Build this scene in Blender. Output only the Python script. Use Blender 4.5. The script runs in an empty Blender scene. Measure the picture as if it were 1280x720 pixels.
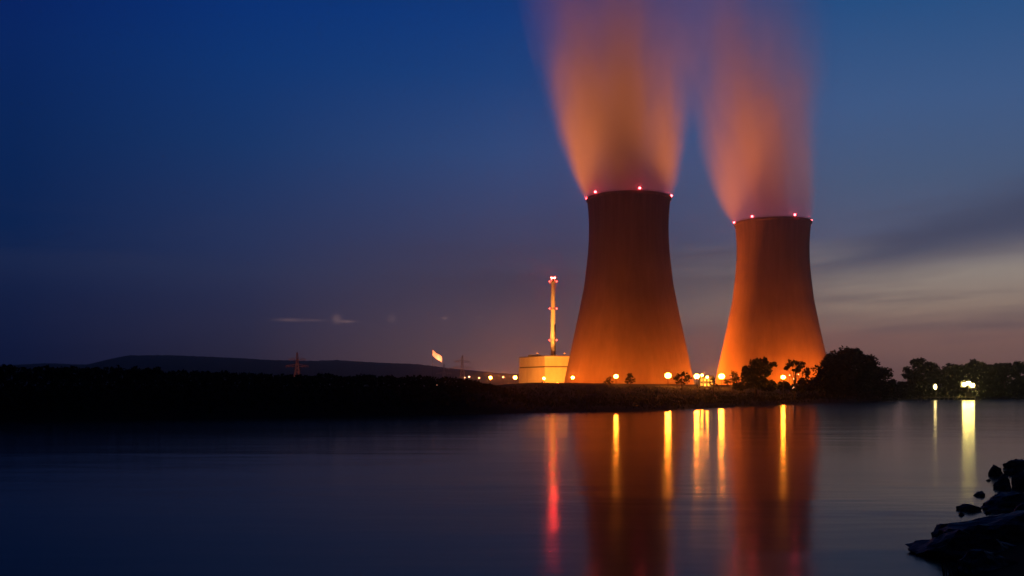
import bpy, bmesh, math, random
from mathutils import Vector, Matrix, noise

C = bpy.context.scene.collection
scene = bpy.context.scene
PI = math.pi
F, HY, HC = 1244.0, 487.0, 2.5          # focal length (px of the photo), horizon row, eye height

def at(px, Z, py=None):
    """World point seen at column px (row py) at the distance Z."""
    X = (px - 640.0) / F * Z
    return (X, Z, HC + (HY - py) / F * Z) if py is not None else (X, Z)

def lerp_table(t, x):
    if x <= t[0][0]: return t[0][1]
    for (a, va), (b, vb) in zip(t, t[1:]):
        if x <= b:
            return va + (vb - va) * (x - a) / (b - a)
    return t[-1][1]

def srgb(r, g, b):
    f = lambda c: c / 12.92 if c <= .04045 else ((c + .055) / 1.055) ** 2.4
    return (f(r / 255), f(g / 255), f(b / 255), 1)

# ------------------------------------------------------------------ mesh helpers
class MB:
    def __init__(self):
        self.v, self.f = [], []
    def add(self, vs, fs):
        n = len(self.v)
        self.v += [tuple(p) for p in vs]
        self.f += [tuple(i + n for i in q) for q in fs]
    def box(self, c, s, rz=0.0):
        cx, cy, cz = c; sx, sy, sz = s[0] / 2, s[1] / 2, s[2] / 2
        ca, sa = math.cos(rz), math.sin(rz)
        vs = []
        for z in (-sz, sz):
            for x, y in ((-sx, -sy), (sx, -sy), (sx, sy), (-sx, sy)):
                vs.append((cx + x * ca - y * sa, cy + x * sa + y * ca, cz + z))
        self.add(vs, [(3, 2, 1, 0), (4, 5, 6, 7), (0, 1, 5, 4), (1, 2, 6, 5), (2, 3, 7, 6), (3, 0, 4, 7)])
    def prism(self, pts, z0, z1):
        n = len(pts)
        self.add([(x, y, z0) for x, y in pts] + [(x, y, z1) for x, y in pts],
                 [tuple(range(n - 1, -1, -1)), tuple(range(n, 2 * n))] +
                 [(i, (i + 1) % n, n + (i + 1) % n, n + i) for i in range(n)])
    def tube(self, pts, rad, seg=8, cap=True):
        pts = [Vector(p) for p in pts]
        rings, vs, fs = len(pts), [], []
        for i, p in enumerate(pts):
            d = (pts[min(i + 1, rings - 1)] - pts[max(i - 1, 0)]).normalized()
            u = d.cross(Vector((0, 1, 0)) if abs(d.y) < .9 else Vector((1, 0, 0))).normalized()
            w = d.cross(u)
            r = rad[i] if isinstance(rad, (list, tuple)) else rad
            for k in range(seg):
                a = 2 * PI * k / seg
                vs.append(p + u * (r * math.cos(a)) + w * (r * math.sin(a)))
        for i in range(rings - 1):
            for k in range(seg):
                a, b = i * seg + k, i * seg + (k + 1) % seg
                fs.append((a, b, b + seg, a + seg))
        if cap:
            fs.append(tuple(range(seg - 1, -1, -1)))
            fs.append(tuple(range((rings - 1) * seg, rings * seg)))
        self.add(vs, fs)
    def lathe(self, prof, seg=64, close=False):
        vs, fs, n = [], [], len(prof)
        for r, z in prof:
            for k in range(seg):
                a = 2 * PI * k / seg
                vs.append((r * math.cos(a), r * math.sin(a), z))
        for i in range(n if close else n - 1):
            j = (i + 1) % n
            for k in range(seg):
                k2 = (k + 1) % seg
                fs.append((i * seg + k, i * seg + k2, j * seg + k2, j * seg + k))
        self.add(vs, fs)
        return n
    def ball(self, c, s, sub=2):
        bm = bmesh.new()
        bmesh.ops.create_icosphere(bm, subdivisions=sub, radius=1)
        bm.verts.ensure_lookup_table()
        self.add([(c[0] + v.co.x * s[0], c[1] + v.co.y * s[1], c[2] + v.co.z * s[2]) for v in bm.verts],
                 [tuple(v.index for v in f.verts) for f in bm.faces])
        bm.free()
    def build(self, name, mat, parent=None, smooth=False):
        me = bpy.data.meshes.new(name)
        me.from_pydata(self.v, [], self.f)
        me.update()
        if mat: me.materials.append(mat)
        if smooth:
            me.polygons.foreach_set('use_smooth', [True] * len(me.polygons))
        o = bpy.data.objects.new(name, me)
        C.objects.link(o)
        if parent is not None: o.parent = parent
        return o

def tag(o, label=None, cat=None, group=None, kind=None):
    if label: o['label'] = label
    if cat: o['category'] = cat
    if group: o['group'] = group
    if kind: o['kind'] = kind
    return o

def empty(name, loc=(0, 0, 0), label=None, cat=None, group=None, rz=0.0):
    o = bpy.data.objects.new(name, None)
    o.location = loc; o.rotation_euler = (0, 0, rz)
    o.empty_display_size = .5
    C.objects.link(o)
    return tag(o, label, cat, group)

def copy_thing(root, loc, label=None, group=None, rz=None):
    r = root.copy(); C.objects.link(r); r.location = loc
    if rz is not None: r.rotation_euler = (0, 0, rz)
    if label: r['label'] = label
    if group: r['group'] = group
    for ch in list(root.children):
        c = ch.copy(); C.objects.link(c); c.parent = r
        for g in ch.children:
            d = g.copy(); C.objects.link(d); d.parent = c
    return r

# ------------------------------------------------------------------ material helpers
class NT:
    """Small node-tree writer."""
    def __init__(self, tree):
        self.t = tree; tree.nodes.clear()
    def n(self, typ, **kw):
        x = self.t.nodes.new(typ)
        for k, v in kw.items(): setattr(x, k, v)
        return x
    def set(self, node, sock, val):
        s = node.inputs[sock]
        if isinstance(val, bpy.types.NodeSocket): self.t.links.new(val, s)
        else: s.default_value = val
    def m(self, op, a, b=None, c=None, clamp=False):
        x = self.n('ShaderNodeMath', operation=op, use_clamp=clamp)
        self.set(x, 0, a)
        if b is not None: self.set(x, 1, b)
        if c is not None: self.set(x, 2, c)
        return x.outputs[0]
    def rng(self, v, a, b, c=0.0, d=1.0, smooth=False):
        x = self.n('ShaderNodeMapRange', interpolation_type='SMOOTHSTEP' if smooth else 'LINEAR')
        for k, q in ((0, v), (1, a), (2, b), (3, c), (4, d)): self.set(x, k, q)
        return x.outputs[0]
    def noise(self, vec, scale, detail=3.0, rough=.5):
        x = self.n('ShaderNodeTexNoise')
        self.set(x, 'Vector', vec); self.set(x, 'Scale', scale)
        self.set(x, 'Detail', detail); self.set(x, 'Roughness', rough)
        return x.outputs[0]
    def mapping(self, vec, scale=(1, 1, 1), loc=(0, 0, 0), rot=(0, 0, 0)):
        x = self.n('ShaderNodeMapping')
        self.set(x, 0, vec); self.set(x, 1, loc); self.set(x, 2, rot); self.set(x, 3, scale)
        return x.outputs[0]
    def mix(self, f, a, b, blend='MIX'):
        x = self.n('ShaderNodeMix', data_type='RGBA', blend_type=blend)
        self.set(x, 0, f); self.set(x, 6, a); self.set(x, 7, b)
        return x.outputs[2]
    def ramp(self, f, stops):
        x = self.n('ShaderNodeValToRGB')
        self.set(x, 0, f)
        e = x.color_ramp.elements
        while len(e) < len(stops): e.new(.5)
        for q, (p, c) in zip(e, stops):
            q.position = p; q.color = c
        return x.outputs[0]

def new_mat(name):
    m = bpy.data.materials.new(name); m.use_nodes = True
    return m, NT(m.node_tree)

def surf(name, a, b, scale=1.0, rough=.8, bump=0.0, stretch=(1, 1, 1), metal=0.0, detail=4.0, spec=.5):
    """Matte procedural surface: two colours mixed by noise, with a bump."""
    m, t = new_mat(name)
    co = t.n('ShaderNodeTexCoord').outputs['Object']
    v = t.mapping(co, stretch)
    nz = t.noise(v, scale, detail, .6)
    col = t.mix(t.rng(nz, .3, .7), (*a, 1), (*b, 1))
    p = t.n('ShaderNodeBsdfPrincipled')
    t.set(p, 'Base Color', col); t.set(p, 'Roughness', rough); t.set(p, 'Metallic', metal)
    t.set(p, 'Specular IOR Level', spec)
    if bump:
        bn = t.n('ShaderNodeBump'); t.set(bn, 'Strength', bump); t.set(bn, 'Distance', .1)
        t.set(bn, 'Height', t.noise(v, scale * 3, 5.0, .6)); t.set(p, 'Normal', bn.outputs[0])
    o = t.n('ShaderNodeOutputMaterial'); t.set(o, 0, p.outputs[0])
    return m

def glow(name, col, strength):
    m, t = new_mat(name)
    e = t.n('ShaderNodeEmission'); t.set(e, 0, (*col, 1)); t.set(e, 1, strength)
    o = t.n('ShaderNodeOutputMaterial'); t.set(o, 0, e.outputs[0])
    return m

SODIUM = (1.0, .20, .014)
M = {
    'ground': surf('ground_soil', (.014, .014, .009), (.026, .022, .015), .35, .95, .4, spec=.04),
    'hill': surf('hill_forest', (.03, .035, .022), (.05, .05, .03), .02, .95, spec=.04),
    'leaf': surf('dark_leaf', (.02, .03, .011), (.036, .045, .018), .4, .8, spec=.04),
    'shrub': surf('shrub_leaf', (.018, .026, .010), (.036, .04, .018), .3, .85, spec=.04),
    'grass': surf('grass_blade', (.05, .06, .025), (.08, .08, .035), 1.5, .8, spec=.04),
    'bark': surf('bark', (.05, .036, .025), (.09, .066, .045), 2.0, .9, .5),
    'rock': surf('wet_rock', (.022, .022, .024), (.065, .06, .056), 1.6, .55, .9),
    'steel': surf('galvanised_steel', (.34, .33, .32), (.46, .45, .43), 1.2, .55, 0, metal=.3),
    'dark': surf('dark_metal', (.03, .03, .03), (.055, .052, .05), 2.0, .6),
    'plaster': surf('pale_cladding', (.50, .48, .44), (.62, .60, .55), .25, .8, .1, (1, 1, .3)),
    'stack': surf('stack_steel', (.56, .54, .49), (.70, .68, .62), .5, .6, 0, (1, 1, .15)),
    'roofing': surf('roof_felt', (.06, .055, .05), (.10, .095, .09), .6, .9),
    'timber': surf('grey_timber', (.16, .14, .11), (.26, .23, .18), 1.3, .85, .4, (.3, 3, 3)),
    'cloth': surf('white_cloth', (.74, .72, .68), (.82, .80, .77), 1.0, .9),
    'lamp_bank': glow('sodium_lamp_bank', (1, .25, .018), 240),
    'lamp_plant': glow('sodium_lamp_plant', SODIUM, 600),
    'flood': glow('sodium_flood', SODIUM, 30),
    'flood_dim': glow('sodium_flood_dim', SODIUM, 20),
    'jetty': glow('jetty_lamp', (1, .78, .2), 80),
    'jetty_small': glow('jetty_lamp_small', (1, .74, .26), 14),
    'pink': glow('small_white_lamp', (1, .42, .20), 8),
    'red': glow('warning_red', (1, .04, .05), 60),
    'window': glow('lit_window', (1, .42, .05), 2.6),
}

# concrete of the cooling towers: weathering runs and formwork lifts
def concrete():
    m, t = new_mat('tower_concrete')
    co = t.n('ShaderNodeTexCoord').outputs['Object']
    sep = t.n('ShaderNodeSeparateXYZ'); t.set(sep, 0, co)
    runs = t.noise(t.mapping(co, (.22, .22, .012)), 1.0, 5.0, .65)
    blot = t.noise(co, .035, 4.0, .6)
    ang = t.m('ARCTAN2', sep.outputs[1], sep.outputs[0])
    rib = t.m('ABSOLUTE', t.m('SINE', t.m('MULTIPLY', ang, 60.0)))
    lift = t.m('ABSOLUTE', t.m('SINE', t.m('MULTIPLY', sep.outputs[2], PI / 3.2)))
    k = t.m('ADD', t.m('MULTIPLY', runs, .6), t.m('MULTIPLY', blot, .4))
    col = t.mix(t.rng(k, .35, .65), (.185, .145, .105, 1), (.265, .215, .16, 1))
    col = t.mix(t.rng(lift, 0, .10, .2, 0), col, (.16, .125, .095, 1))
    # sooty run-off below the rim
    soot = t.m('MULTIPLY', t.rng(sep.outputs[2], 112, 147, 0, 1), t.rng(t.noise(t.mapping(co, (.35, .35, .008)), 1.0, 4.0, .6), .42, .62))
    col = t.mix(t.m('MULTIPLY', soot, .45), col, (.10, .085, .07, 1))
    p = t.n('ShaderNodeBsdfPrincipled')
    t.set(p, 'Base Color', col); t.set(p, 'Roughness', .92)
    b = t.n('ShaderNodeBump'); t.set(b, 'Strength', .35); t.set(b, 'Distance', .25)
    t.set(b, 'Height', t.m('ADD', t.rng(rib, 0, .35, 1, 0), t.m('MULTIPLY', blot, 1.0)))
    t.set(p, 'Normal', b.outputs[0])
    o = t.n('ShaderNodeOutputMaterial'); t.set(o, 0, p.outputs[0])
    return m
M['concrete'] = concrete()

def water_mat():
    m, t = new_mat('river_water')
    g = t.n('ShaderNodeNewGeometry').outputs['Position']
    p = t.n('ShaderNodeBsdfPrincipled')
    t.set(p, 'Base Color', (.004, .006, .008, 1)); t.set(p, 'IOR', 1.16)
    band = t.noise(t.mapping(g, (.012, .05, 0)), 1.0, 4.0, .6)
    t.set(p, 'Roughness', t.rng(band, .3, .7, .11, .15))
    b = t.n('ShaderNodeBump'); t.set(b, 'Strength', .06); t.set(b, 'Distance', .5)
    w1 = t.m('MULTIPLY', t.noise(t.mapping(g, (.10, .30, 0), rot=(0, 0, .15)), 1.0, 3.0, .6), t.rng(t.noise(t.mapping(g, (.02, .06, 0), (7, 3, 0)), 1.0, 3.0, .6), .42, .66, .25, 1.3))
    t.set(b, 'Height', w1)
    t.set(p, 'Normal', b.outputs[0])
    o = t.n('ShaderNodeOutputMaterial'); t.set(o, 0, p.outputs[0])
    return m
M['water'] = water_mat()

# ------------------------------------------------------------------ sky
def build_sky():
    w = bpy.data.worlds.new('World'); scene.world = w; w.use_nodes = True
    t = NT(w.node_tree)
    d = t.n('ShaderNodeTexCoord').outputs['Generated']
    s = t.n('ShaderNodeSeparateXYZ'); t.set(s, 0, d)
    x, y, z = s.outputs
    az = t.m('ARCTAN2', x, y)
    el = t.m('ARCSINE', z)
    R = lambda py: math.atan((HY - py) / F)
    def col(stops):
        return t.ramp(t.m('DIVIDE', el, .5, clamp=True), [(max(0, min(1, R(py) / .5)), srgb(*c)) for py, c in stops])
    c0 = col([(487, (13, 20, 50)), (440, (14, 24, 58)), (380, (17, 31, 68)), (310, (8, 36, 82)), (190, (8, 38, 90)), (90, (8, 38, 98)), (20, (6, 34, 100)), (-180, (4, 20, 66))])
    c1 = col([(487, (50, 38, 56)), (440, (43, 41, 62)), (380, (42, 47, 78)), (310, (40, 54, 94)), (190, (24, 56, 108)), (90, (14, 54, 116)), (20, (9, 50, 118)), (-180, (6, 28, 84))])
    c2 = col([(487, (116, 84, 80)), (440, (106, 80, 82)), (380, (86, 72, 85)), (310, (68, 68, 98)), (190, (50, 76, 126)), (90, (26, 66, 126)), (20, (16, 60, 126)), (-180, (8, 34, 90))])
    c3 = col([(487, (104, 74, 74)), (425, (138, 99, 90)), (390, (164, 141, 123)), (352, (176, 162, 146)), (305, (84, 92, 120)), (240, (72, 92, 126)), (150, (62, 92, 138)), (20, (34, 80, 134)), (-180, (12, 40, 96))])
    A = lambda px: math.atan((px - 640) / F)
    k = t.mix(t.rng(az, A(20), A(310)), c0, c1)
    k = t.mix(t.rng(az, A(310), A(640)), k, c2)
    k = t.mix(t.rng(az, A(700), A(1060)), k, c3)
    # thin stratus: streaks drawn out along the horizon, rising a little to the right
    tilt = t.m('SUBTRACT', el, t.m('MULTIPLY', az, .06))
    cv = t.n('ShaderNodeCombineXYZ')
    t.set(cv, 0, t.m('MULTIPLY', az, 5.0)); t.set(cv, 1, t.m('MULTIPLY', tilt, 46.0))
    nz = t.noise(cv.outputs[0], 1.0, 5.0, .55)
    low = t.m('MULTIPLY', t.rng(el, .02, .06, .4, 1.0), t.rng(el, .13, .20, 1, 0))
    rt = t.rng(az, -.12, .40, .12, 1.0)
    k = t.mix(t.m('MULTIPLY', t.m('MULTIPLY', t.rng(nz, .44, .68), low), t.m('MULTIPLY', rt, .55)), k, srgb(66, 58, 76))
    # one long darker bank on the right
    ctr = t.rng(az, A(1000), A(1290), R(345), R(292))
    wid = t.rng(az, A(1000), A(1290), .016, .027)
    off = t.m('DIVIDE', t.m('SUBTRACT', el, t.m('ADD', ctr, t.m('MULTIPLY', t.m('SUBTRACT', nz, .5), .03))), wid)
    bank = t.m('POWER', 2.718, t.m('MULTIPLY', t.m('MULTIPLY', off, off), -1.0))
    k = t.mix(t.m('MULTIPLY', bank, t.rng(az, A(880), A(1150), .15, .9, True)), k, srgb(57, 66, 94))
    # a soft dusky layer behind the stack and between the towers
    off2 = t.m('DIVIDE', t.m('SUBTRACT', el, t.m('ADD', R(352), t.m('MULTIPLY', t.m('SUBTRACT', nz, .5), .05))), .021)
    lay = t.m('POWER', 2.718, t.m('MULTIPLY', t.m('MULTIPLY', off2, off2), -1.0))
    k = t.mix(t.m('MULTIPLY', lay, t.m('MULTIPLY', t.rng(az, A(380), A(640), 0, .5, True), t.rng(az, A(900), A(1080), 1, 0, True))), k, srgb(62, 54, 70))
    # small pale wisps low on the left
    for px, py, wx, wy, a in ((362, 402, 15, 1.8, .30), (392, 402, 12, 1.4, .18), (421, 400, 5, 5, .34), (433, 403, 9, 1.6, .42), (490, 399, 5, 5, .14), (556, 398, 3, 1.8, .40), (600, 397, 2.6, 1.5, .30), (640, 396, 2.4, 1.5, .22)):
        u = t.m('DIVIDE', t.m('SUBTRACT', az, A(px)), wx / F)
        v = t.m('DIVIDE', t.m('SUBTRACT', el, R(py)), wy / F)
        q = t.m('ADD', t.m('MULTIPLY', u, u), t.m('MULTIPLY', v, v))
        k = t.mix(t.m('MULTIPLY', t.m('POWER', 2.718, t.m('MULTIPLY', q, -1.0)), a), k, srgb(165, 128, 122))
    # the side away from the afterglow (behind the viewer) is already night
    k = t.mix(t.rng(t.m('ABSOLUTE', az), .75, 1.7, 0, 1, True), k, (.0012, .0022, .008, 1))
    bg = t.n('ShaderNodeBackground'); t.set(bg, 0, k); t.set(bg, 1, 1.0)
    # a little of the physical twilight sky on top (sun just under the horizon, to the right)
    sky = t.n('ShaderNodeTexSky', sky_type='NISHITA')
    sky.sun_disc = False
    sky.sun_elevation = math.radians(-4.0); sky.sun_rotation = math.radians(58)
    bg2 = t.n('ShaderNodeBackground'); t.set(bg2, 0, sky.outputs[0]); t.set(bg2, 1, .01)
    add = t.n('ShaderNodeAddShader'); t.set(add, 0, bg.outputs[0]); t.set(add, 1, bg2.outputs[0])
    o = t.n('ShaderNodeOutputWorld'); t.set(o, 0, add.outputs[0])
build_sky()

# ------------------------------------------------------------------ ground, water, hills
FAR = [(-2500, 30), (-600, 40), (-120, 62), (-40, 79), (-27, 87), (-11, 97), (15, 115), (50, 172), (79, 215), (104, 252), (135, 262), (183, 266), (700, 300), (2500, 420)]
NEAR = [(-2500, -90), (-600, -50), (-20, -1), (0, 5), (4, 11), (9, 18.5), (18, 34), (40, 62), (150, 142), (700, 210), (2500, 330)]
RISE_FAR = [(-14, -2.2), (-3, -.6), (0, -.02), (2, .6), (6, 1.9), (12, 2.65), (40, 2.9), (200, 3.0)]
GENTLE = [(-14, -2.2), (-3, -.5), (0, -.02), (5, .45), (40, 1.0), (90, 2.4), (140, 3.8), (180, 4.5), (260, 4.7), (1500, 5.0)]
RISE_NEAR = [(-8, -2.2), (-2, -.55), (0, -.05), (2, .45), (5, .95), (20, 1.6), (200, 2.0)]
def ground_z(x, y):
    a = (y - lerp_table(FAR, x)) * .75
    b = (lerp_table(NEAR, x) - y) * .6
    # left: a steep bank close to the water; from the plant on: a meadow that climbs slowly
    k = max(0.0, min(1.0, ((x / y * F + 640 if y > 1 else -999) - 575) / 95))
    k = k * k * (3 - 2 * k)
    zf = lerp_table(RISE_FAR, a) * (1 - k) + lerp_table(GENTLE, y - lerp_table(FAR, x)) * k
    z = max(zf, lerp_table(RISE_NEAR, b))
    if z > .1:
        z += .14 * noise.noise(Vector((x * .12, y * .12, 3))) + .1 * noise.noise(Vector((x * .4, y * .4, 7)))
    return z

def axis(fine0, fine1, step, lo, hi):
    a, v, s = [], fine0, step
    while v < fine1: a.append(v); v += step
    v = fine1
    while v < hi: a.append(v); s *= 1.25; v += s
    a.append(hi); v, s = fine0, step
    while v > lo: v -= (s := s * 1.25); a.insert(0, max(v, lo))
    return a
def build_ground():
    xs = axis(-120, 230, 2.5, -3600, 3600)
    ys = axis(-14, 300, 2.5, -500, 3600)
    mb = MB(); nx = len(xs)
    mb.v = [(x, y, ground_z(x, y)) for y in ys for x in xs]
    mb.f = [(j * nx + i, j * nx + i + 1, (j + 1) * nx + i + 1, (j + 1) * nx + i) for j in range(len(ys) - 1) for i in range(nx - 1)]
    tag(mb.build('ground', M['ground'], smooth=True), kind='structure')
    w = MB()
    w.add([(-2400, -85, 0), (2400, -85, 0), (2400, 440, 0), (-2400, 440, 0)], [(0, 1, 2, 3)])
    tag(w.build('water', M['water']), kind='structure')
build_ground()

def build_hills():
    # wooded ridge about 2.4 km away, left of the plant
    top = [(-700, 466), (-300, 461), (-60, 457), (0, 457), (60, 454), (112, 456), (132, 450), (160, 444), (215, 444), (290, 447), (340, 450), (390, 451), (420, 450), (470, 453), (520, 455), (560, 460), (620, 466), (700, 472), (900, 478), (1300, 476), (2000, 470)]
    Z0 = 2400.0
    mb = MB(); cols = []
    px = -700
    while px <= 2000:
        X = (px - 640) / F * Z0
        zt = HC + (HY - lerp_table(top, px)) / F * Z0
        zt += 1.6 * noise.noise(Vector((px * .21, 0, 0))) + 1.0 * noise.noise(Vector((px * .8, 4, 0)))
        cols.append((X, zt)); px += 3
    rows = ((-420, 0.0), (-300, .22), (-200, .52), (-100, .82), (0, 1.0), (140, .86), (360, .3), (560, 0.0))
    n = len(cols)
    for dy, k in rows:
        for i, (X, zt) in enumerate(cols):
            bump = 2.5 * noise.noise(Vector((X * .02, dy * .02, 1))) if 0 < k < 1 else 0
            mb.v.append((X, Z0 + dy, 2.6 + max(0, zt - 2.6) * k + bump))
    for j in range(len(rows) - 1):
        for i in range(n - 1):
            mb.f.append((j * n + i, j * n + i + 1, (j + 1) * n + i + 1, (j + 1) * n + i))
    tag(mb.build('hills', M['hill'], smooth=True), kind='structure')
build_hills()

# ------------------------------------------------------------------ cooling towers
PROF = [(50.2, 3), (48.4, 11), (43.4, 34.7), (38.3, 58.5), (33.6, 82.2), (30.9, 106), (30.15, 118), (30.1, 129.5), (30.7, 140), (31.5, 147.4)]
def smooth_prof(n=60):
    zs = [3 + (147.4 - 3) * i / n for i in range(n + 1)]
    t = [(z, r) for r, z in PROF]
    out = []
    for z in zs:
        acc = 0
        for k in (-3, -1.5, 0, 1.5, 3): acc += lerp_table(t, min(147.4, max(3, z + k)))
        out.append((acc / 5, z))
    return out

def cooling_tower(loc, label, red_angles):
    root = empty('cooling_tower', loc, label, 'cooling tower', 'twin concrete cooling towers')
    pr = smooth_prof()
    mb = MB()
    mb.lathe(pr + [(r - .7, z) for r, z in reversed(pr)], 128, close=True)
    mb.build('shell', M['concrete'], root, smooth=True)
    rim = MB()
    rim.lathe([(31.55, 145.6), (32.15, 146.0), (32.15, 147.9), (30.5, 147.9), (30.5, 147.42), (31.55, 147.42)], 128, close=True)
    rim.build('rim_walkway', M['concrete'], root)
    rail = MB()
    for hz in (148.5, 149.0):
        rail.lathe([(32.0 + .05 * math.cos(a), hz + .05 * math.sin(a)) for a in (0, 2.1, 4.2)], 96, close=True)
    for k in range(96):
        a = 2 * PI * k / 96
        rail.box((32.0 * math.cos(a), 32.0 * math.sin(a), 148.45), (.09, .09, 1.1), a)
    rail.build('railing', M['dark'], root)
    for a in red_angles:
        p = Vector((32.1 * math.cos(a), 32.1 * math.sin(a), 149.4))
        lb = MB(); lb.tube([(p.x, p.y, 147.9), (p.x, p.y, 148.7)], .16, 6)
        h = lb.build('warning_light', M['dark'], root)
        g = MB(); g.ball(p, (.85, .85, .8), 2)
        g.build('lens', M['red'], h, smooth=True)
    return root
T1 = (88.7, 757.0, 0.0)
T2 = (222.2, 848.0, 0.0)
def ang(tower, px):   # rim angle of a lamp on the near side that shows at column px
    th = math.asin(max(-1, min(1, ((px - 640) / F * tower[1] - tower[0]) / 32.3)))
    return -PI / 2 + th
cooling_tower(T1, 'taller-looking nearer concrete cooling tower beside the floodlit block and stack', [ang(T1, p) for p in (741.5, 793)] + [-.1, .9, 1.6, 2.3, 2.9])
cooling_tower((T2[0], T2[1], -3.2), 'farther cooling tower with its edge lit orange, behind the dark trees', [ang(T2, p) for p in (932, 981)] + [-.1, .9, 1.6, 2.3, 2.9])

# ------------------------------------------------------------------ steam
def steam_mat(name, H, R0, R1, ex, dx, dex, seed, dens, f0, f1):
    m, t = new_mat(name)
    co = t.n('ShaderNodeTexCoord').outputs['Object']
    s = t.n('ShaderNodeSeparateXYZ'); t.set(s, 0, co)
    x, y, z = s.outputs
    h = t.m('DIVIDE', z, H, clamp=True)
    R = t.m('MULTIPLY_ADD', t.m('POWER', h, ex), R1 - R0, R0)
    cx = t.m('MULTIPLY', t.m('POWER', h, dex), dx)
    u = t.m('SUBTRACT', x, cx)
    r = t.m('SQRT', t.m('ADD', t.m('MULTIPLY', u, u), t.m('MULTIPLY', y, y)))
    q = t.m('DIVIDE', r, R)
    n2 = t.noise(t.mapping(co, (.022, .022, .011), (seed, 2, 0)), 1.0, 2.0, .55)
    q = t.m('MULTIPLY', q, t.m('ADD', 1.0, t.m('MULTIPLY', t.m('SUBTRACT', n2, .48), t.rng(h, .05, .5, 0, 1.0))))
    cmb = t.n('ShaderNodeCombineXYZ'); t.set(cmb, 0, t.m('DIVIDE', u, R)); t.set(cmb, 1, t.m('DIVIDE', y, R)); t.set(cmb, 2, h)
    nz = t.noise(t.mapping(cmb.outputs[0], (1.9, 1.9, 1.6), (seed, 0, 0)), 1.0, 3.0, .55)
    inner = t.rng(h, 0, .6, .86, .30)
    edge = t.rng(q, 1.0, inner, 0, 1, True)
    fade = t.m('MULTIPLY', t.rng(h, 0, .55, 1.0, .55), t.rng(h, f0, f1, 1, 0, True))
    up = t.m('MULTIPLY', edge, t.m('MULTIPLY', fade, t.rng(nz, .32, .68, .3, 1.55)))
    d = t.m('MULTIPLY', up, dens)
    v = t.n('ShaderNodeVolumeScatter'); t.set(v, 'Color', (.96, .95, .94, 1)); t.set(v, 'Density', d); t.set(v, 'Anisotropy', .15)
    o = t.n('ShaderNodeOutputMaterial'); t.set(o, 1, v.outputs[0])
    return m
def steam(loc, label, H, R0, R1, ex, dx, dex, seed, dens, f0, f1):
    mat = steam_mat('steam', H, R0, R1, ex, dx, dex, seed, dens, f0, f1)
    mb = MB(); n, seg = 28, 48
    for i in range(n + 1):
        h = i / n
        R = (R0 + (R1 - R0) * h ** ex) * 1.01
        cx = dx * h ** dex
        for k in range(seg):
            a = 2 * PI * k / seg
            mb.v.append((cx + R * math.cos(a), R * math.sin(a), h * H))
    for i in range(n):
        for k in range(seg):
            a, b = i * seg + k, i * seg + (k + 1) % seg
            mb.f.append((a, b, b + seg, a + seg))
    mb.f.append(tuple(range(seg - 1, -1, -1))); mb.f.append(tuple(range(n * seg, (n + 1) * seg)))
    o = mb.build('steam_plume', mat)
    o.location = loc
    return tag(o, label, 'steam', 'steam plumes rising from the cooling towers')
steam((T1[0], T1[1], 145.5), 'denser orange lit steam plume rising from the nearer cooling tower', 215, 30.2, 84, .61, -17, 1.0, 3.1, .046, .22, 1.0)
steam((T2[0], T2[1], 142.5), 'fainter steam plume bending left above the farther cooling tower', 235, 30.2, 84, .60, -33, .78, 8.7, .026, .25, 1.1)

# ------------------------------------------------------------------ lamps
def lamp(name, x, y, h_top, r, mat, label, group, z0=None):
    """Lamp on a post; h_top is the height of the lens above the water."""
    z0 = ground_z(x, y) - .1 if z0 is None else z0
    root = empty(name, (x, y, z0), label, 'lamp', group)
    H = h_top - z0
    p = MB(); p.tube([(0, 0, 0), (0, 0, H * .5), (0, 0, H - r * .8)], [.11, .09, .07], 8)
    p.box((0, 0, .15), (.4, .4, .3))
    p.build('post', M['dark'], root)
    hd = MB(); hd.tube([(0, 0, H - r * 1.15), (0, 0, H - r * .75)], [.16, .35 * r + .1], 10)
    hd.build('lamp_holder', M['dark'], root)
    g = MB(); g.ball((0, 0, H), (r, r, r * .85), 2)
    g.build('lens', mat, root, smooth=True)
    return root

row = 'sodium lamps in a row along the plant fence'
for px, py, Z, r, mk, lb in (
    (613, 472, 640, .62, 'lamp_plant', 'leftmost bright sodium lamp of the row, well left of the block'),
    (644, 472, 650, .72, 'lamp_plant', 'sodium lamp just left of the floodlit pale block'),
    (680, 473, 660, .55, 'lamp_plant', 'sodium lamp in front of the floodlit pale block below the stack'),
    (716, 472, 670, .66, 'lamp_plant', 'sodium lamp at the left foot of the nearer tower'),
    (770, 470.5, 300, .46, 'lamp_bank', 'sodium lamp on the bank left of centre before the nearer tower'),
    (835, 469.5, 300, .66, 'lamp_bank', 'large sodium lamp before the right foot of the nearer tower'),
    (871, 470.5, 300, .56, 'lamp_bank', 'sodium lamp just left of the lit gatehouse'),
    (902, 470.5, 300, .62, 'lamp_bank', 'sodium lamp at the left foot of the farther tower'),
    (979, 471.5, 204, .30, 'lamp_bank', 'sodium lamp shining through the gap between two dark trees')):
    x, y, z = at(px, Z, py)
    lamp('street_lamp', x, y, z, r * 1.4, M[mk], lb, row)

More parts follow.
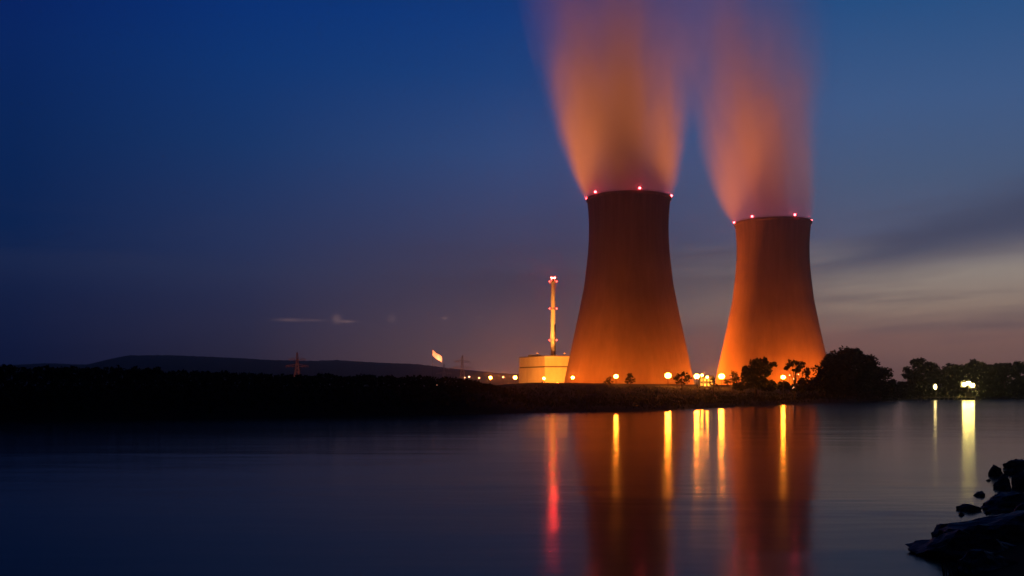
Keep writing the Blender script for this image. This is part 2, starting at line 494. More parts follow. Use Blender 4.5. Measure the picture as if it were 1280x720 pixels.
sm = 'small pale lamps beyond the bank'
for px, py, Z, r, lb in (
    (581, 472, 560, .30, 'tiny pale lamp left of its two neighbours near the pylon foot'),
    (586.5, 471, 560, .50, 'pale lamp close to the right foot of the taller right pylon'),
    (599, 472.5, 560, .44, 'small pale lamp between the pylon and the first sodium lamp'),
    (629, 471.5, 640, .55, 'pale lamp between the first two bright sodium lamps'),
    (913.5, 471, 330, .20, 'tiny pale lamp under the left side of the small conical bush'),
    (923.5, 471, 330, .20, 'tiny pale lamp between the conical bush and the flat topped tree'),
    (987, 469, 330, .20, 'tiny lamp seen through the thin tree, top left of its cluster'),
    (992.5, 473.5, 330, .24, 'small lamp seen through the thin tree, middle of its cluster'),
    (998, 468, 330, .18, 'tiny lamp seen through the thin tree, top right of its cluster'),
    (986, 480, 330, .24, 'small lamp seen under the thin tree, lower left of its cluster'),
    (991.5, 484.3, 300, .28, 'lowest and brightest small lamp under the thin tree')):
    x, y, z = at(px, Z, py)
    lamp('post_lamp', x, y, z, r, M['pink'], lb, sm)

def floodlight(x, y, aim, mat, label, group, lens_r=.75, power=None, cone=30, blend=.6, z0=None, color=(1.0, .24, .03), soft=1.0):
    z0 = ground_z(x, y) if z0 is None else z0
    root = empty('floodlight', (x, y, z0 - .05), label, 'floodlight', group)
    b = MB(); b.box((0, 0, .15), (1.6, 1.6, .3)); b.tube([(0, 0, .3), (0, 0, 1.2)], .12, 8)
    b.build('base', M['dark'], root)
    d = (Vector(aim) - Vector((x, y, z0 + 1.9))).normalized()
    c = Vector((0, 0, 1.95))
    h = MB(); h.tube([c - d * .9, c - d * .35, c - d * .05], [.25, .6, lens_r * 1.05], 14)
    h.build('housing', M['dark'], root)
    g = MB(); g.tube([c - d * .04, c + d * .18, c + d * .26], [lens_r, lens_r * .9, lens_r * .45], 14)
    g.build('lens', mat, root, smooth=True)
    if power:
        L = bpy.data.lights.new('flood_beam', 'SPOT')
        L.energy = power; L.color = color
        L.spot_size = math.radians(cone); L.spot_blend = blend; L.shadow_soft_size = soft
        lo = bpy.data.objects.new('flood_beam', L); C.objects.link(lo)
        lo.parent = root
        lo.location = c + d * .5
        lo.rotation_euler = d.to_track_quat('-Z', 'Y').to_euler()
    return root

P1, P2, WASH = 1.75e5, 2.4e5, (1.0, .152, .008)
gt = 'floodlights at the foot of the towers'
# nearer tower: wash on the shell
for dx, dz, mk, lb in ((-72, -42, 'flood', 'floodlight on the ground off the left foot of the nearer tower'),
                       (-26, -73, 'flood_dim', 'floodlight on the ground before the nearer tower, left of its middle'),
                       (30, -72, 'flood_dim', 'floodlight on the ground before the nearer tower, right of its middle'),
                       (74, -34, 'flood', 'floodlight on the ground off the right foot of the nearer tower')):
    floodlight(T1[0] + dx, T1[1] + dz, (T1[0], T1[1], 26), M[mk], lb, gt, power=P1 * (1 if mk == 'flood' else .45), cone=120, blend=.7, color=WASH)
for dx, dz, mk, k, lb in ((-98, 22, 'flood', 7.0, 'floodlight on the ground off the left foot of the farther tower'),
                       (-70, -40, 'flood', .9, 'floodlight left and forward of the foot of the farther tower'),
                       (-4, -74, 'flood', .75, 'floodlight on the ground straight before the farther tower'),
                       (44, -62, 'flood', .8, 'floodlight right and forward of the foot of the farther tower')):
    floodlight(T2[0] + dx, T2[1] + dz, (T2[0] - 10, T2[1], 75 if dx < -80 else 35), M[mk], lb, gt, power=P2 * k, cone=120, blend=.7, color=WASH)
for T, dx, dz, p, lb in ((T1, -70, -150, .5e5, 'added floodlight out on the meadow, forward left of the nearer tower'),
                         (T1, 60, -165, .5e5, 'added floodlight out on the meadow, forward right of the nearer tower'),
                         (T2, -30, -150, .5e5, 'added floodlight out on the meadow straight before the farther tower')):
    floodlight(T[0] + dx, T[1] + dz, (T[0], T[1], 80), M['flood'], lb, gt, power=p, cone=64, blend=1.0, color=WASH)  # unseen meadow floods, added to brighten the upper shells
# unseen beams added to light the steam, skimming the rims
gs = 'unseen upward floodlights added to light the steam'
PW = 2.2e6
def beam_aim(T, dx, dz):
    # the lower edge of the beam just clears the near rim of the tower
    D = math.hypot(dx, dz)
    e = math.atan2(150 - 6, D - 31) + math.radians(17.5)
    k = 60 / D
    return (T[0] + dx * (1 - k), T[1] + dz * (1 - k), ground_z(T[0] + dx, T[1] + dz) + 1.9 + 60 * math.tan(e))
for T, dx, dz, k, lb in ((T1, -108, 12, .55, 'added upward floodlight left of the nearer tower, the one closest to it'),
                         (T1, -165, 20, 1.1, 'added upward floodlight farthest left of the nearer tower'),
                         (T1, 108, -34, .6, 'added upward floodlight between the towers, nearest to the nearer tower'),
                         (T1, 162, -70, 1.0, 'added upward floodlight before the farther tower, aimed at the nearer steam'),
                         (T1, -60, -130, .35, 'added upward floodlight forward and left of the nearer tower'),
                         (T2, -112, 0, .85, 'added upward floodlight between the towers, farther side'),
                         (T2, -160, 60, .6, 'added upward floodlight behind the nearer tower'),
                         (T2, 128, 20, .5, 'added upward floodlight well right of the farther tower'),
                         (T2, 50, -128, .5, 'added upward floodlight forward of the farther tower')):
    floodlight(T[0] + dx, T[1] + dz, beam_aim(T, dx, dz), M['flood_dim'], lb, gs, power=PW * k, cone=36, blend=.3, soft=4.0)

# ------------------------------------------------------------------ reactor block and vent stack
def block():
    Z = 812.0
    xa, xb, xc = at(648.5, Z + 24)[0], at(681, Z - 16)[0], at(728, Z - 14)[0]
    root = empty('reactor_building', ((xa + xc) / 2, Z, 0), 'pale floodlit block with a dark band, left of the towers', 'building')
    ox, oy = root.location.x, root.location.y
    P = lambda pts: [(x - ox, y - oy) for x, y in pts]
    inset = lambda pts, k: [((x - ox) * k, (y - oy) * k) for x, y in pts]
    foot = [(xa, Z + 24), (xb, Z - 16), (xc, Z - 14), (xc + 2, Z + 42), (xa + 14, Z + 58)]
    lo = MB(); lo.prism(P(foot), 2.0, 20.3); lo.build('lower_storey', M['plaster'], root)
    gp = MB(); gp.prism(inset(foot, .965), 20.305, 21.4); gp.build('recess_shade_band', M['roofing'], root)  # dark tone paints in the shade of the gap between the storeys
    up = MB(); up.prism(inset(foot, .985), 21.405, 29.2); up.build('upper_storey', M['plaster'], root)
    pa = MB(); pa.prism(inset(foot, .992), 29.205, 29.75); pa.build('parapet', M['roofing'], root)
    pt = MB()
    for px, w in ((664, 5), (668, 4), (672, 6)):
        pt.box((at(px, Z)[0] - ox, 4, 30.3), (w, 4, 1.1))
    pt.build('roof_plant', M['roofing'], root)
    for k, s in enumerate((.3, .62)):
        x = xb + (xc - xb) * s - ox; y = Z - 16 + 2 * s - oy - .08
        dd = MB(); dd.box((x, y, 4.6), (4, .3, 4.6), .06); dd.build('door', M['steel'], root)
block()
def vent_stack():
    Z = 806.0
    x = at(692, Z)[0]
    root = empty('vent_stack', (x, Z + 10, 29.75), 'tall slim pale exhaust stack ringed with red lights on the block roof', 'chimney')
    top = 93.0 - 29.75
    s = MB(); s.lathe([(0, 0), (2.0, 0), (1.95, 20), (1.85, 42), (1.8, top), (1.35, top), (1.35, top - 2), (0, top - 2)], 32)
    s.build('shaft', M['stack'], root, smooth=True)
    ld = MB(); ld.tube([(1.55, -1.75, 0), (1.5, -1.65, 26)], .62, 10); ld.build('side_duct', M['roofing'], root, smooth=True)
    for hz, big in ((12.7, 2.9), (38.5, 2.9), (top - 2.6, 3.0)):
        pf = MB()
        pf.lathe([(1.9, hz), (big, hz), (big, hz + .25), (1.9, hz + .25)], 24, close=True)
        for rz in (.7, 1.2):
            pf.lathe([(big - .08 + .05 * math.cos(a), hz + rz + .05 * math.sin(a)) for a in (0, 2.1, 4.2)], 24, close=True)
        for k in range(12):
            a = 2 * PI * k / 12
            pf.box(((big - .08) * math.cos(a), (big - .08) * math.sin(a), hz + .75), (.07, .07, 1.0), a)
        p = pf.build('platform', M['steel'], root)
        for a in (-PI * .12, -PI * .88, PI * .5):
            g = MB(); g.ball(((big + .15) * math.cos(a), (big + .15) * math.sin(a), hz + .6), (.62, .62, .62), 1)
            g.build('warning_light', M['red_small'], p, smooth=True)
    for a in (-PI * .15, -PI * .85, PI * .5):
        g = MB(); g.tube([(1.55 * math.cos(a), 1.55 * math.sin(a), top), (1.55 * math.cos(a), 1.55 * math.sin(a), top + .8)], .09, 6)
        g.ball((1.55 * math.cos(a), 1.55 * math.sin(a), top + 1.2), (.5, .5, .5), 1)
        g.build('beacon', M['beacon'], root, smooth=True)
M['red_small'] = glow('warning_red_small', (1, .05, .03), 18)
M['beacon'] = glow('beacon_red', (1, .03, .02), 520)
vent_stack()
gb = 'floodlights on the reactor block'
for px, dZ, mk, lb in ((640, -30, 'flood', 'added floodlight on the ground off the left corner of the pale block'),
                       (660, -62, 'flood', 'added floodlight on the ground before the left face of the pale block'),
                       (696, -58, 'flood', 'added floodlight on the ground before the right face of the pale block')):
    x, y = at(px, 812 + dZ)
    floodlight(x, y, (x + 4, 815, 18), M[mk], lb, gb, .72, power=1.5e5 * (.3 if px == 640 else .75 if px == 660 else 1.3), cone=130, blend=.7, color=(1, .25, .02))  # hidden lamps added to brighten the walls of the block
for dx, lb in ((-13, 'roof floodlight left of the exhaust stack foot'), (9, 'roof floodlight right of the exhaust stack foot')):
    x = at(692, 806)[0] + dx
    floodlight(x, 808, (at(692, 806)[0], 816, 66), M['flood_dim'], lb, gb, .5, power=5e4, cone=60, blend=.8, z0=29.8, color=(1, .32, .05))

for px, Z, lb in ((648, 735, 'added narrow floodlight on the ground aimed up at the exhaust stack, left'), (673, 705, 'added narrow floodlight on the ground aimed up at the exhaust stack, right')):
    x, y = at(px, Z)
    floodlight(x, y, (at(692, 806)[0], 816, 66), M['flood_dim'], lb, gb, .5, power=4.5e5, cone=34, blend=.5, color=(1, .33, .05))  # unseen spots added to light the shaft evenly

# ------------------------------------------------------------------ gatehouse with lit windows, between the towers
def gatehouse():
    Z = 330.0
    x0, x1 = at(874, Z)[0], at(890, Z)[0]
    w = x1 - x0
    root = empty('gatehouse', ((x0 + x1) / 2, Z, 2.6), 'small gatehouse with glowing yellow windows between the two towers', 'building')
    wl = MB(); wl.box((0, 0, 2.1), (w, 3.4, 4.2)); wl.build('wall', M['plaster'], root)
    rf = MB(); rf.box((0, 0, 4.33), (w + .5, 3.9, .25)); rf.build('roof', M['roofing'], root)
    for z in (1.5, 3.1):
        for i in range(4):
            x = -w / 2 + w * (i + .5) / 4
            f = MB()
            for s in (-1, 1):
                f.box((x + s * .40, -1.74, z), (.07, .08, 1.07)); f.box((x, -1.74, z + s * .5), (.73, .08, .07))
            fr = f.build('window', M['dark'], root)
            p = MB(); p.box((x, -1.72, z), (.73, .04, .93)); p.build('pane', M['window'], fr)
gatehouse()
for px, py, lb in ((877.5, 469, 'bare lamp above the gatehouse roof, left one'), (884, 471.5, 'bare lamp above the gatehouse roof, right one')):
    x, y, z = at(px, 322, py)
    lamp('street_lamp', x, y, z, .42, M['lamp_bank'], lb, 'lamps by the gatehouse')

# ------------------------------------------------------------------ transmission pylons
def pylon(x, y, H, label, seed=0):
    root = empty('transmission_pylon', (x, y, 2.6), label, 'pylon', 'lattice pylons beyond the far bank')
    half = lambda z: lerp_table([(0, .11 * H), (H * .62, .035 * H), (H, .012 * H)], z)
    b = MB()
    lv = [0, .16 * H, .30 * H, .42 * H, .52 * H, .62 * H, .74 * H, .87 * H, H]
    cor = ((-1, -1), (1, -1), (1, 1), (-1, 1))
    t = .008 * H
    for a, c in zip(lv, lv[1:]):
        ha, hc = half(a), half(c)
        for k in range(4):
            p, q = cor[k], cor[(k + 1) % 4]
            b.tube([(p[0] * ha, p[1] * ha, a), (p[0] * hc, p[1] * hc, c)], t, 4)
            b.tube([(p[0] * ha, p[1] * ha, a), (q[0] * hc, q[1] * hc, c)], t * .6, 4)
            b.tube([(q[0] * ha, q[1] * ha, a), (p[0] * hc, p[1] * hc, c)], t * .6, 4)
    b.build('lattice_mast', M['steel'], root)
    for z, L in ((.62 * H, .30 * H), (.80 * H, .22 * H)):
        arm = MB()
        for s in (-1, 1):
            for yy in (-1, 1):
                hw = half(z)
                arm.tube([(s * hw, yy * hw, z), (s * L, 0, z + .02 * H)], t * .7, 4)
                arm.tube([(s * hw, yy * hw, z + .06 * H), (s * L, 0, z + .02 * H)], t * .7, 4)
            for f in (.45, .75, 1):
                arm.tube([(s * L * f, 0, z + .02 * H), (s * L * f, 0, z - .03 * H)], t * .9, 5)
        arm.build('crossarm', M['steel'], root)
    return root
for px, py, Z, lb in ((371.5, 440.5, 900, 'lattice pylon standing alone far left before the ridge'),
                      (578, 444, 1000, 'taller lattice pylon right of the small pale shape'),
                      (555, 455, 1150, 'short distant lattice pylon under the small pale shape')):
    x, y, z = at(px, Z, py)
    pylon(x, y, z - 2.6, lb)
for px, Z, lb in ((371.5, 900, 'added floodlight at the foot of the lone far left pylon'), (578, 1000, 'added floodlight at the foot of the taller right pylon')):
    x, y = at(px, Z)
    floodlight(x - 9, y - 30, (x, y, 18), M['flood'], lb, 'unseen floodlights added under the pylons', .8, power=1.2e4, cone=70, color=WASH)  # lamps added out of sight to give the steel its orange light

# unidentified pale tilted shape, built as a flag on a mast
def flag():
    Z = 560.0
    x0, _, zt = at(540.5, Z, 437)
    root = empty('flag', (x0, Z, 2.6), 'unclear pale lit shape, built as a flag on a mast, left of the pylons', 'flag')
    H = zt - 2.6
    m = MB(); m.tube([(0, 0, 0), (0, 0, H + .5)], [.09, .05], 8); m.build('mast', M['dark'], root)
    c = MB(); nx, nz = 14, 10
    for s in (0, 1):
        for j in range(nz + 1):
            for i in range(nx + 1):
                u, v = i / nx, j / nz
                c.v.append((.12 + 5.2 * u, .35 * math.sin(u * 8 + v * 2) * u + s * .04, H - v * 3.2 - u * (4.3 + .5 * math.sin(v * 3)) - .3 * math.sin(u * 5)))
    n1 = (nx + 1) * (nz + 1)
    for j in range(nz):
        for i in range(nx):
            a = j * (nx + 1) + i
            c.f.append((a, a + 1, a + nx + 2, a + nx + 1)); c.f.append((n1 + a, n1 + a + nx + 1, n1 + a + nx + 2, n1 + a + 1))
    c.build('cloth', M['cloth'], root, smooth=True)
    L = floodlight(x0 + 3, Z - 9, (x0 + 2.6, Z, H), M['pink'], 'added floodlight at the foot of the pale shape', 'unseen floodlight added for the pale shape', .35, power=1.0e5, cone=50, blend=.5)  # unseen lamp added to brighten the cloth
    for ch in L.children:
        if ch.type == 'LIGHT': ch.data.color = (1, .25, .09)
flag()

# ------------------------------------------------------------------ vegetation
def leaf_cloud(mb, rng, c, rad, n, size, shell=.55):
    for _ in range(n):
        d = Vector((rng.gauss(0, 1), rng.gauss(0, 1), rng.gauss(0, 1))).normalized()
        k = shell + (1 - shell) * rng.random()
        if rng.random() < .22: k = rng.random()
        k *= 1 + .16 * noise.noise(d * 2.2 + Vector(c) * .3) * 2
        p = Vector((c[0] + d.x * rad[0] * k, c[1] + d.y * rad[1] * k, c[2] + d.z * rad[2] * k))
        u = Vector((rng.gauss(0, 1), rng.gauss(0, 1), rng.gauss(0, .7))).normalized()
        w = u.cross(Vector((rng.gauss(0, 1), rng.gauss(0, 1), rng.gauss(0, 1)))).normalized()
        s = size * (.5 + rng.random())
        b = len(mb.v)
        mb.v += [tuple(p - u * s), tuple(p + w * s * .55), tuple(p + u * s), tuple(p - w * s * .55)]
        mb.f.append((b, b + 1, b + 2, b + 3))

def tree(px, Z, blobs, label, seed, n=420, size=.34, name='tree', cat='tree', group=None, trunk_r=.28):
    """Blobs are crown masses in picture units (column, row, half width, half height), turned into metres at the distance Z."""
    rng = random.Random(seed)
    x, y = at(px, Z)
    z0 = ground_z(x, y)
    root = empty(name, (x, y, z0), label, cat, group)
    s = Z / F
    cr, tk = MB(), MB()
    top = min(b[1] - b[3] for b in blobs)
    H = HC + (HY - top) * s - z0
    tk.tube([(0, 0, -.4), (.05 * H * rng.uniform(-.3, .3), 0, H * .3), (.06 * H * rng.uniform(-.4, .4), .1, H * .62), (0, 0, H * .85)], [trunk_r * 1.35, trunk_r, trunk_r * .6, trunk_r * .18], 8)
    for bx, by, rx, ry in blobs:
        c = ((bx - px) * s, rng.uniform(-.35, .35) * rx * s, HC + (HY - by) * s - z0)
        r = (rx * s, rx * s * .9, ry * s)
        m = max(40, int(n * max(.25, r[0] * r[2] / 4.0)))
        # each mass is itself a bunch of smaller leaf clumps
        leaf_cloud(cr, rng, c, tuple(q * .82 for q in r), m // 2, size, .3)
        for _ in range(7 + int(rx)):
            d = Vector((rng.gauss(0, 1), rng.gauss(0, 1), rng.gauss(0, 1))).normalized()
            q = (c[0] + d.x * r[0] * .78, c[1] + d.y * r[1] * .78, c[2] + d.z * r[2] * .78)
            e = min(r[0], r[2]) * rng.uniform(.22, .42)
            leaf_cloud(cr, rng, q, (e * 1.2, e * 1.2, e), max(12, m // 14), size * .85, .4)
        tk.tube([(0, 0, H * .3), (c[0] * .5, c[1] * .5, H * .3 + (c[2] - H * .3) * .6), c], [trunk_r * .5, trunk_r * .3, trunk_r * .1], 6)
    tk.build('trunk', M['bark'], root, smooth=True)
    cr.build('crown', M['leaf'], root)
    return root

tg = 'dark trees along the right bank'
tree(945, 205, [(941, 463, 12, 11), (950, 453, 13, 7), (957, 463, 10, 10), (966, 456, 6, 3.5), (944, 477, 15, 9), (931, 470, 5, 9), (960, 482, 16, 7), (925, 483, 14, 5)], 'dark flat topped tree before the farther tower, one branch reaching right', 11, 720, .3, group=tg)
tree(994, 215, [(990, 454, 8, 5), (1000, 457, 8, 6), (1008, 466, 6, 8), (984, 460, 4, 3), (996, 463, 6, 3), (978, 482, 11, 6), (1004, 478, 8, 6), (1000, 486, 16, 6)], 'thin airy tree with lights showing through, left of the broad tree', 12, 560, .27, group=tg, trunk_r=.2)
tree(1062, 232, [(1062, 462, 30, 24), (1032, 470, 22, 21), (1093, 473, 24, 22), (1061, 447, 23, 13), (1012, 481, 10, 10), (1113, 484, 10, 11), (1040, 453, 14, 11), (1082, 456, 15, 12), (1060, 485, 55, 9)], 'broad rounded dark tree, biggest of all, at the right foot of the tower', 13, 420, .34, group=tg, trunk_r=.5)
tree(1150, 292, [(1150, 455, 13, 8), (1139, 466, 11, 10), (1160, 463, 14, 10), (1150, 479, 23, 13), (1128, 484, 8, 8), (1150, 489, 32, 8)], 'dome topped dark tree behind the small jetty lamp', 14, 460, .36, group=tg)
tree(1195, 300, [(1192, 462, 13, 9), (1200, 469, 18, 13), (1196, 483, 20, 11), (1178, 472, 11, 13), (1208, 462, 12, 8), (1195, 489, 26, 8)], 'dark tree just left behind the bright jetty lamp', 15, 460, .36, group=tg)
tree(1225, 305, [(1219, 459, 15, 9), (1229, 465, 21, 12), (1222, 480, 22, 14), (1225, 489, 26, 8)], 'tall dark tree just right behind the bright jetty lamp', 16, 460, .36, group=tg)
tree(1256, 302, [(1248, 462, 16, 8), (1262, 464, 22, 11), (1240, 468, 14, 12), (1255, 481, 24, 13), (1258, 489, 26, 8)], 'lower dark tree second from the right edge', 17, 460, .36, group=tg)
tree(1290, 300, [(1281, 458, 15, 9), (1296, 461, 20, 13), (1290, 480, 24, 14)], 'dark tree cut by the right edge', 18, 460, .36, group=tg)
sg = 'small bushes on the bank'
tree(917, 240, [(917, 467, 5, 5), (917, 474, 8, 6), (910, 477, 6, 5)], 'small conical bush left of the flat topped tree', 21, 420, .2, 'bush', 'bush', sg, .1)
tree(852, 225, [(853, 468, 7.5, 4), (846, 472, 5, 3.5), (860, 472, 5, 4), (853, 477, 11, 4)], 'rounded bush right of the large sodium lamp', 22, 420, .2, 'bush', 'bush', sg, .1)
tree(788, 225, [(788, 470, 5, 3.6), (788, 476, 8, 4)], 'little round bush before the middle of the nearer tower', 23, 420, .2, 'bush', 'bush', sg, .1)
tree(761, 225, [(761, 473.5, 3.5, 3), (761, 478, 7, 3)], 'tiny bush beside the lamp before the nearer tower', 24, 130, .18, 'bush', 'bush', sg, .1)
tree(892, 235, [(892, 475, 4, 3.5), (892, 480, 7, 3)], 'tiny bush between the gatehouse and the lamp to its right', 25, 130, .18, 'bush', 'bush', sg, .1)

def bank_shrubs():
    rng = random.Random(5)
    prof = [(-900, 450), (-200, 456), (0, 458.5), (95, 459), (190, 461), (250, 466), (300, 466), (345, 468.5), (480, 470), (560, 472), (600, 474.5), (700, 478), (860, 479.5), (960, 482), (1060, 484), (1150, 486), (1400, 484), (1600, 482)]
    mb = MB()
    for _ in range(46000):
        u = rng.random()
        px = -420 + 1900 * u
        xb = (px - 640) / F
        lo, hi = 30.0, 400.0                 # where this direction meets the bank line
        for _k in range(22):
            mid = (lo + hi) / 2
            if mid < lerp_table(FAR, xb * mid): lo = mid
            else: hi = mid
        gentle = max(0, min(1, (px - 575) / 95)) * max(0, min(1, (1150 - px) / 150))
        Z = lo + 1.0 + (15.0 + 150.0 * gentle * rng.random()) * rng.random() ** .8
        x, y = xb * Z, Z
        g = ground_z(x, y)
        top = HC + (HY - lerp_table(prof, px)) / F * (lo + 10)
        wob = .30 * noise.noise(Vector((px * .045, 1, 0))) + .22 * noise.noise(Vector((px * .16, y * .2, 2))) + .14 * noise.noise(Vector((px * .5, y * .4, 5)))
        f = min(1, (Z - lo) / 10)
        if gentle > 0: top = top * (1 - gentle) + (g + .22 + .3 * noise.noise(Vector((x * .05, y * .05, 9)))) * gentle
        top = g + (top - g) * (.25 + .75 * f) + wob * (1.2 if px < 620 else .55)
        z = g + max(.05, top - g) * rng.random() ** .55
        s = rng.uniform(.08, .2) * (1 + Z / 260)
        up = 2.6 * gentle
        if gentle > .5 and rng.random() < .15: continue
        a = Vector((rng.gauss(0, 1), rng.gauss(0, 1), rng.gauss(up, 1))).normalized()
        w = a.cross(Vector((rng.gauss(0, 1), rng.gauss(0, 1), rng.gauss(0, 1)))).normalized() * (1 - .45 * gentle)
        p = Vector((x, y, z)); b = len(mb.v)
        mb.v += [tuple(p - a * s), tuple(p + w * s * .6), tuple(p + a * s), tuple(p - w * s * .6)]
        mb.f.append((b, b + 1, b + 2, b + 3))
    o = mb.build('shrubbery', M['shrub'])
    tag(o, 'low dark shrubbery covering the whole far bank of the river', 'shrubbery', kind='stuff')
bank_shrubs()

# ------------------------------------------------------------------ jetty with its lamps, right
def jetty():
    Z = 250.0
    xa, xb = at(1150, Z)[0], at(1216, Z)[0]
    root = empty('jetty', ((xa + xb) / 2, Z, 0), 'low timber jetty along the far water edge under the two lamps', 'jetty')
    L = xb - xa
    d = MB()
    for i in range(26):
        d.box((-L / 2 + L * (i + .5) / 26, 0, .62), (L / 26 - .04, 2.2, .1))
    d.build('deck', M['timber'], root)
    r = MB(); r.box((0, -.95, .5), (L, .14, .13)); r.box((0, .95, .5), (L, .14, .13)); r.build('bearer', M['timber'], root)
    for i in range(7):
        for s in (-1, 1):
            p = MB(); p.tube([(-L / 2 + L * i / 6, s * 1.16, -1.8), (-L / 2 + L * i / 6, s * 1.16, .95)], .14, 8)
            p.build('pile', M['timber'], root)
    return root
jetty()
def jetty_lamp(px, Z, py, heads, mat, label, r, hook=False):
    x, y, z = at(px, Z, py)
    root = empty('jetty_lamp', (x, y, .67), label, 'lamp', 'lamps on the jetty')
    H = z - .67
    p = MB()
    if hook:
        p.tube([(0, 0, 0), (0, 0, H - .1), (-.1, 0, H + .42), (-.35, 0, H + .5)], [.09, .08, .06, .05], 8)
    else:
        p.tube([(0, 0, 0), (0, 0, H + .35)], [.12, .09], 8); p.box((0, 0, H + .42), (heads * 1.0, .2, .1)); p.box((0, 0, H + .75), (.4, .16, .6)); p.box((1.2, 0, H + .25), (.12, .12, .4))
        p.box((0, 0, .55), (1.5, .5, 1.1))
    p.build('post', M['dark'], root)
    for i in range(heads):
        dx = (i - (heads - 1) / 2) * 1.0 if not hook else -.4
        H = z - .67 + (.0, .34, -.22)[i] * (heads > 1)
        hd = MB(); hd.tube([(dx, 0, H + .36), (dx, 0, H + .22)], [.2, r * .9], 10); hd.build('lamp_hood', M['dark'], root)
        bk = MB(); bk.box((dx, r * 1.12, H), (r * 2.5, .06, r * 3.2)); bk.build('added_shield', M['dark'], root)  # added plate that keeps the lamp light off the trees behind
        g = MB(); g.ball((dx, -.05, H - .08 - (.12 if hook else 0)), (r, r, r * (1.9 if hook else .9)), 2); g.build('lens', mat, root, smooth=True)
jetty_lamp(1171, 250, 482.5, 1, M['jetty_small'], 'slim jetty lamp with a hooked top and one narrow lamp', .36, True)
jetty_lamp(1210.5, 250, 480, 3, M['jetty'], 'bright cluster of greenish yellow lamps on the jetty', .5)

# ------------------------------------------------------------------ rocks at the near shore
def rock(px, py_base, wpx, hpx, label, seed, depth=.9, tilt=0.0):
    rng = random.Random(seed)
    Z = HC * F / (py_base - HY)
    x, y = at(px, Z)
    s = Z / F
    w, h = wpx * s / 2, hpx * s
    bm = bmesh.new()
    bmesh.ops.create_icosphere(bm, subdivisions=4, radius=1)
    planes = []
    for _ in range(16):
        d = Vector((rng.gauss(0, 1), rng.gauss(0, 1), rng.gauss(.1, .8))).normalized()
        planes.append((d, rng.uniform(.48, .86)))
    sd = Vector((seed * 1.7, seed * .3, 0))
    for v in bm.verts:
        p = v.co.copy()
        for d, k in planes:
            e = p.dot(d) - k
            if e > 0: p -= d * e * .97
        p *= 1 + .14 * noise.noise(p * 2 + sd) + .13 * noise.noise(p * 4.5 + sd) + .07 * noise.noise(p * 11 + sd)
        v.co = p
    zs = [v.co.z for v in bm.verts]; xs = [v.co.x for v in bm.verts]
    z1, x0, x1 = max(zs), min(xs), max(xs)
    for v in bm.verts:
        v.co.x = (v.co.x - (x0 + x1) / 2) / ((x1 - x0) / 2) * w
        v.co.y *= w * depth
        v.co.z = v.co.z / z1 * h if v.co.z > 0 else v.co.z * max(.5, h * .8)
    if tilt:
        bmesh.ops.rotate(bm, verts=bm.verts, cent=(0, 0, 0), matrix=Matrix.Rotation(tilt, 3, 'Y'))
    me = bpy.data.meshes.new('rock'); bm.to_mesh(me); bm.free()
    me.materials.append(M['rock'])
    o = bpy.data.objects.new('rock', me); C.objects.link(o)
    o.location = (x, y + w * depth * .5, -.02); o.rotation_euler = (0, 0, 0)
    return tag(o, label, 'rock', 'dark rocks at the near shore')
for args in (
    (1247, 594, 19, 14, 'small pointed rock standing clear at the top left of the rock group', 1),
    (1274, 585, 32, 12, 'topmost rock of the shore group at the right edge', 2),
    (1269, 593, 26, 9, 'rock just under the topmost one at the right edge', 3),
    (1254, 610, 23, 18, 'blocky rock below the small pointed rock', 4),
    (1279, 609, 24, 20, 'rock at the right edge beside the blocky one', 5),
    (1227, 620, 19, 7, 'little flat rock left of the long middle rock', 6),
    (1262, 637, 76, 23, 'long middle rock of the shore group', 7),
    (1216, 638, 30, 9, 'low wedge rock lying alone left under the long middle rock', 8),
    (1180, 668, 34, 15, 'pointed rock at the left tip of the big slab', 9),
    (1246, 683, 132, 45, 'largest dark slab of the near shore', 10),
    (1232, 699, 150, 36, 'low flat slab with the pointed left end, under the largest slab', 14),
    (1296, 668, 90, 40, 'big rock behind the slab at the right edge', 11),
    (1256, 728, 110, 40, 'foreground rock at the bottom right corner', 12),
    (1214, 722, 30, 22, 'small foreground rock beside the grass stems', 13)):
    rock(*args)
_r = random.Random(31)
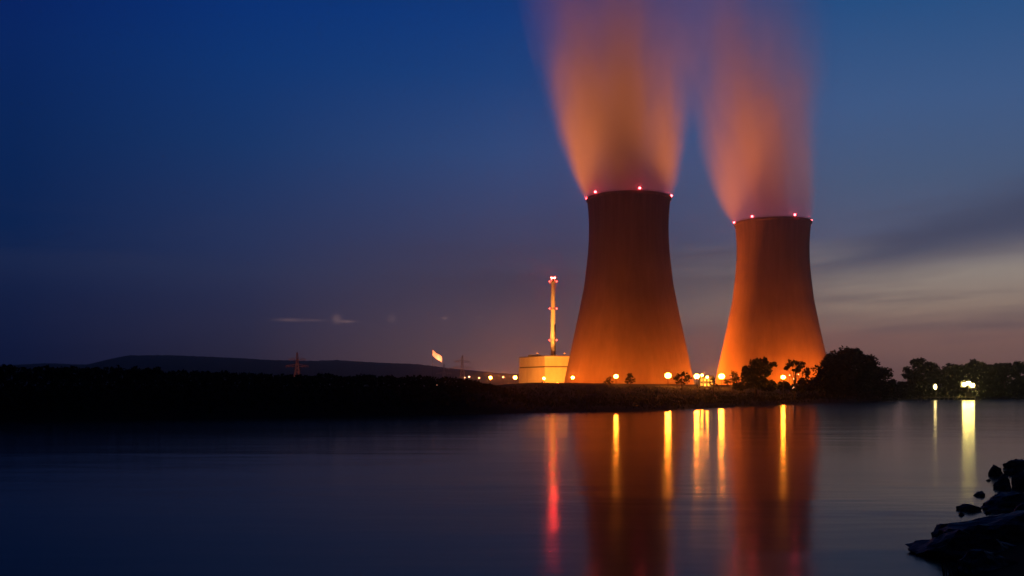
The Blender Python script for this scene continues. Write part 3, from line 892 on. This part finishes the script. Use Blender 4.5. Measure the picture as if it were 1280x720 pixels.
for px, py, w, lb in ((1237, 601, 8, 'pebble sized stone just left of the blocky rock'), (1262, 613, 9, 'small stone wedged between the blocky rock and the edge rock'),
                      (1244, 622, 8, 'small stone just above the long middle rock'), (1203, 644, 9, 'small stone off the left end of the low wedge rock'),
                      (1236, 642, 11, 'small stone between the long middle rock and the largest slab'), (1164, 690, 11, 'small stone at the very left tip of the slabs'),
                      (1176, 697, 9, 'small stone under the pointed left end of the flat slab'), (1262, 648, 13, 'stone on the near side of the long middle rock'),
                      (1200, 708, 16, 'stone in front of the flat slab near the grass')):
    rock(px, py, w, w * _r.uniform(.4, .7), lb, px)

def grass():
    rng = random.Random(9)
    mb = MB()
    for k in range(34):
        x, y = at(rng.choice((1184, 1190, 1199, 1212, 1222)) + rng.uniform(-5, 8), rng.uniform(12.6, 13.4))
        h = rng.uniform(.16, .42); lean = rng.uniform(-.12, .12); w = rng.uniform(.006, .011)
        pts = [(x + lean * (q * q), y + .03 * q, -.15 + (h + .15) * q) for q in (0, .35, .7, 1)]
        mb.tube(pts, [w, w * .9, w * .6, w * .15], 4)
    tag(mb.build('grass', M['grass']), 'thin grass stems at the water edge below the big slab', 'grass', kind='stuff')
grass()

# ------------------------------------------------------------------ air
def haze():
    m, t = new_mat('evening_haze')
    v = t.n('ShaderNodeVolumePrincipled')
    t.set(v, 'Color', (.82, .80, .80, 1)); t.set(v, 'Density', HAZE); t.set(v, 'Anisotropy', .94)
    o = t.n('ShaderNodeOutputMaterial'); t.set(o, 1, v.outputs[0])
    mb = MB(); mb.box((0, 1550, 194.5), (7300, 4200, 395))
    tag(mb.build('haze', m), 'thin evening haze over the river and plant', 'haze', kind='stuff')
HAZE = 0.00018
if HAZE: haze()

# ------------------------------------------------------------------ camera and render
cam = bpy.data.cameras.new('camera'); co = bpy.data.objects.new('camera', cam); C.objects.link(co)
co.location = (0, 0, HC); co.rotation_euler = (PI / 2, 0, 0)
cam.sensor_width = 36.0; cam.lens = 36.0 * F / 1280.0
cam.shift_y = (HY - 360) / 1280.0
cam.clip_start = .1; cam.clip_end = 20000
scene.camera = co
scene.view_settings.view_transform = 'Standard'
scene.view_settings.look = 'None'
scene.view_settings.exposure = 0.0
scene.view_settings.gamma = 1.0
scene.render.engine = 'CYCLES'
cy = scene.cycles
cy.use_denoising = True
cy.volume_bounces = 2
cy.max_bounces = 6
cy.sample_clamp_indirect = 4.0
cy.volume_step_rate = 1.0
cy.volume_max_steps = 256
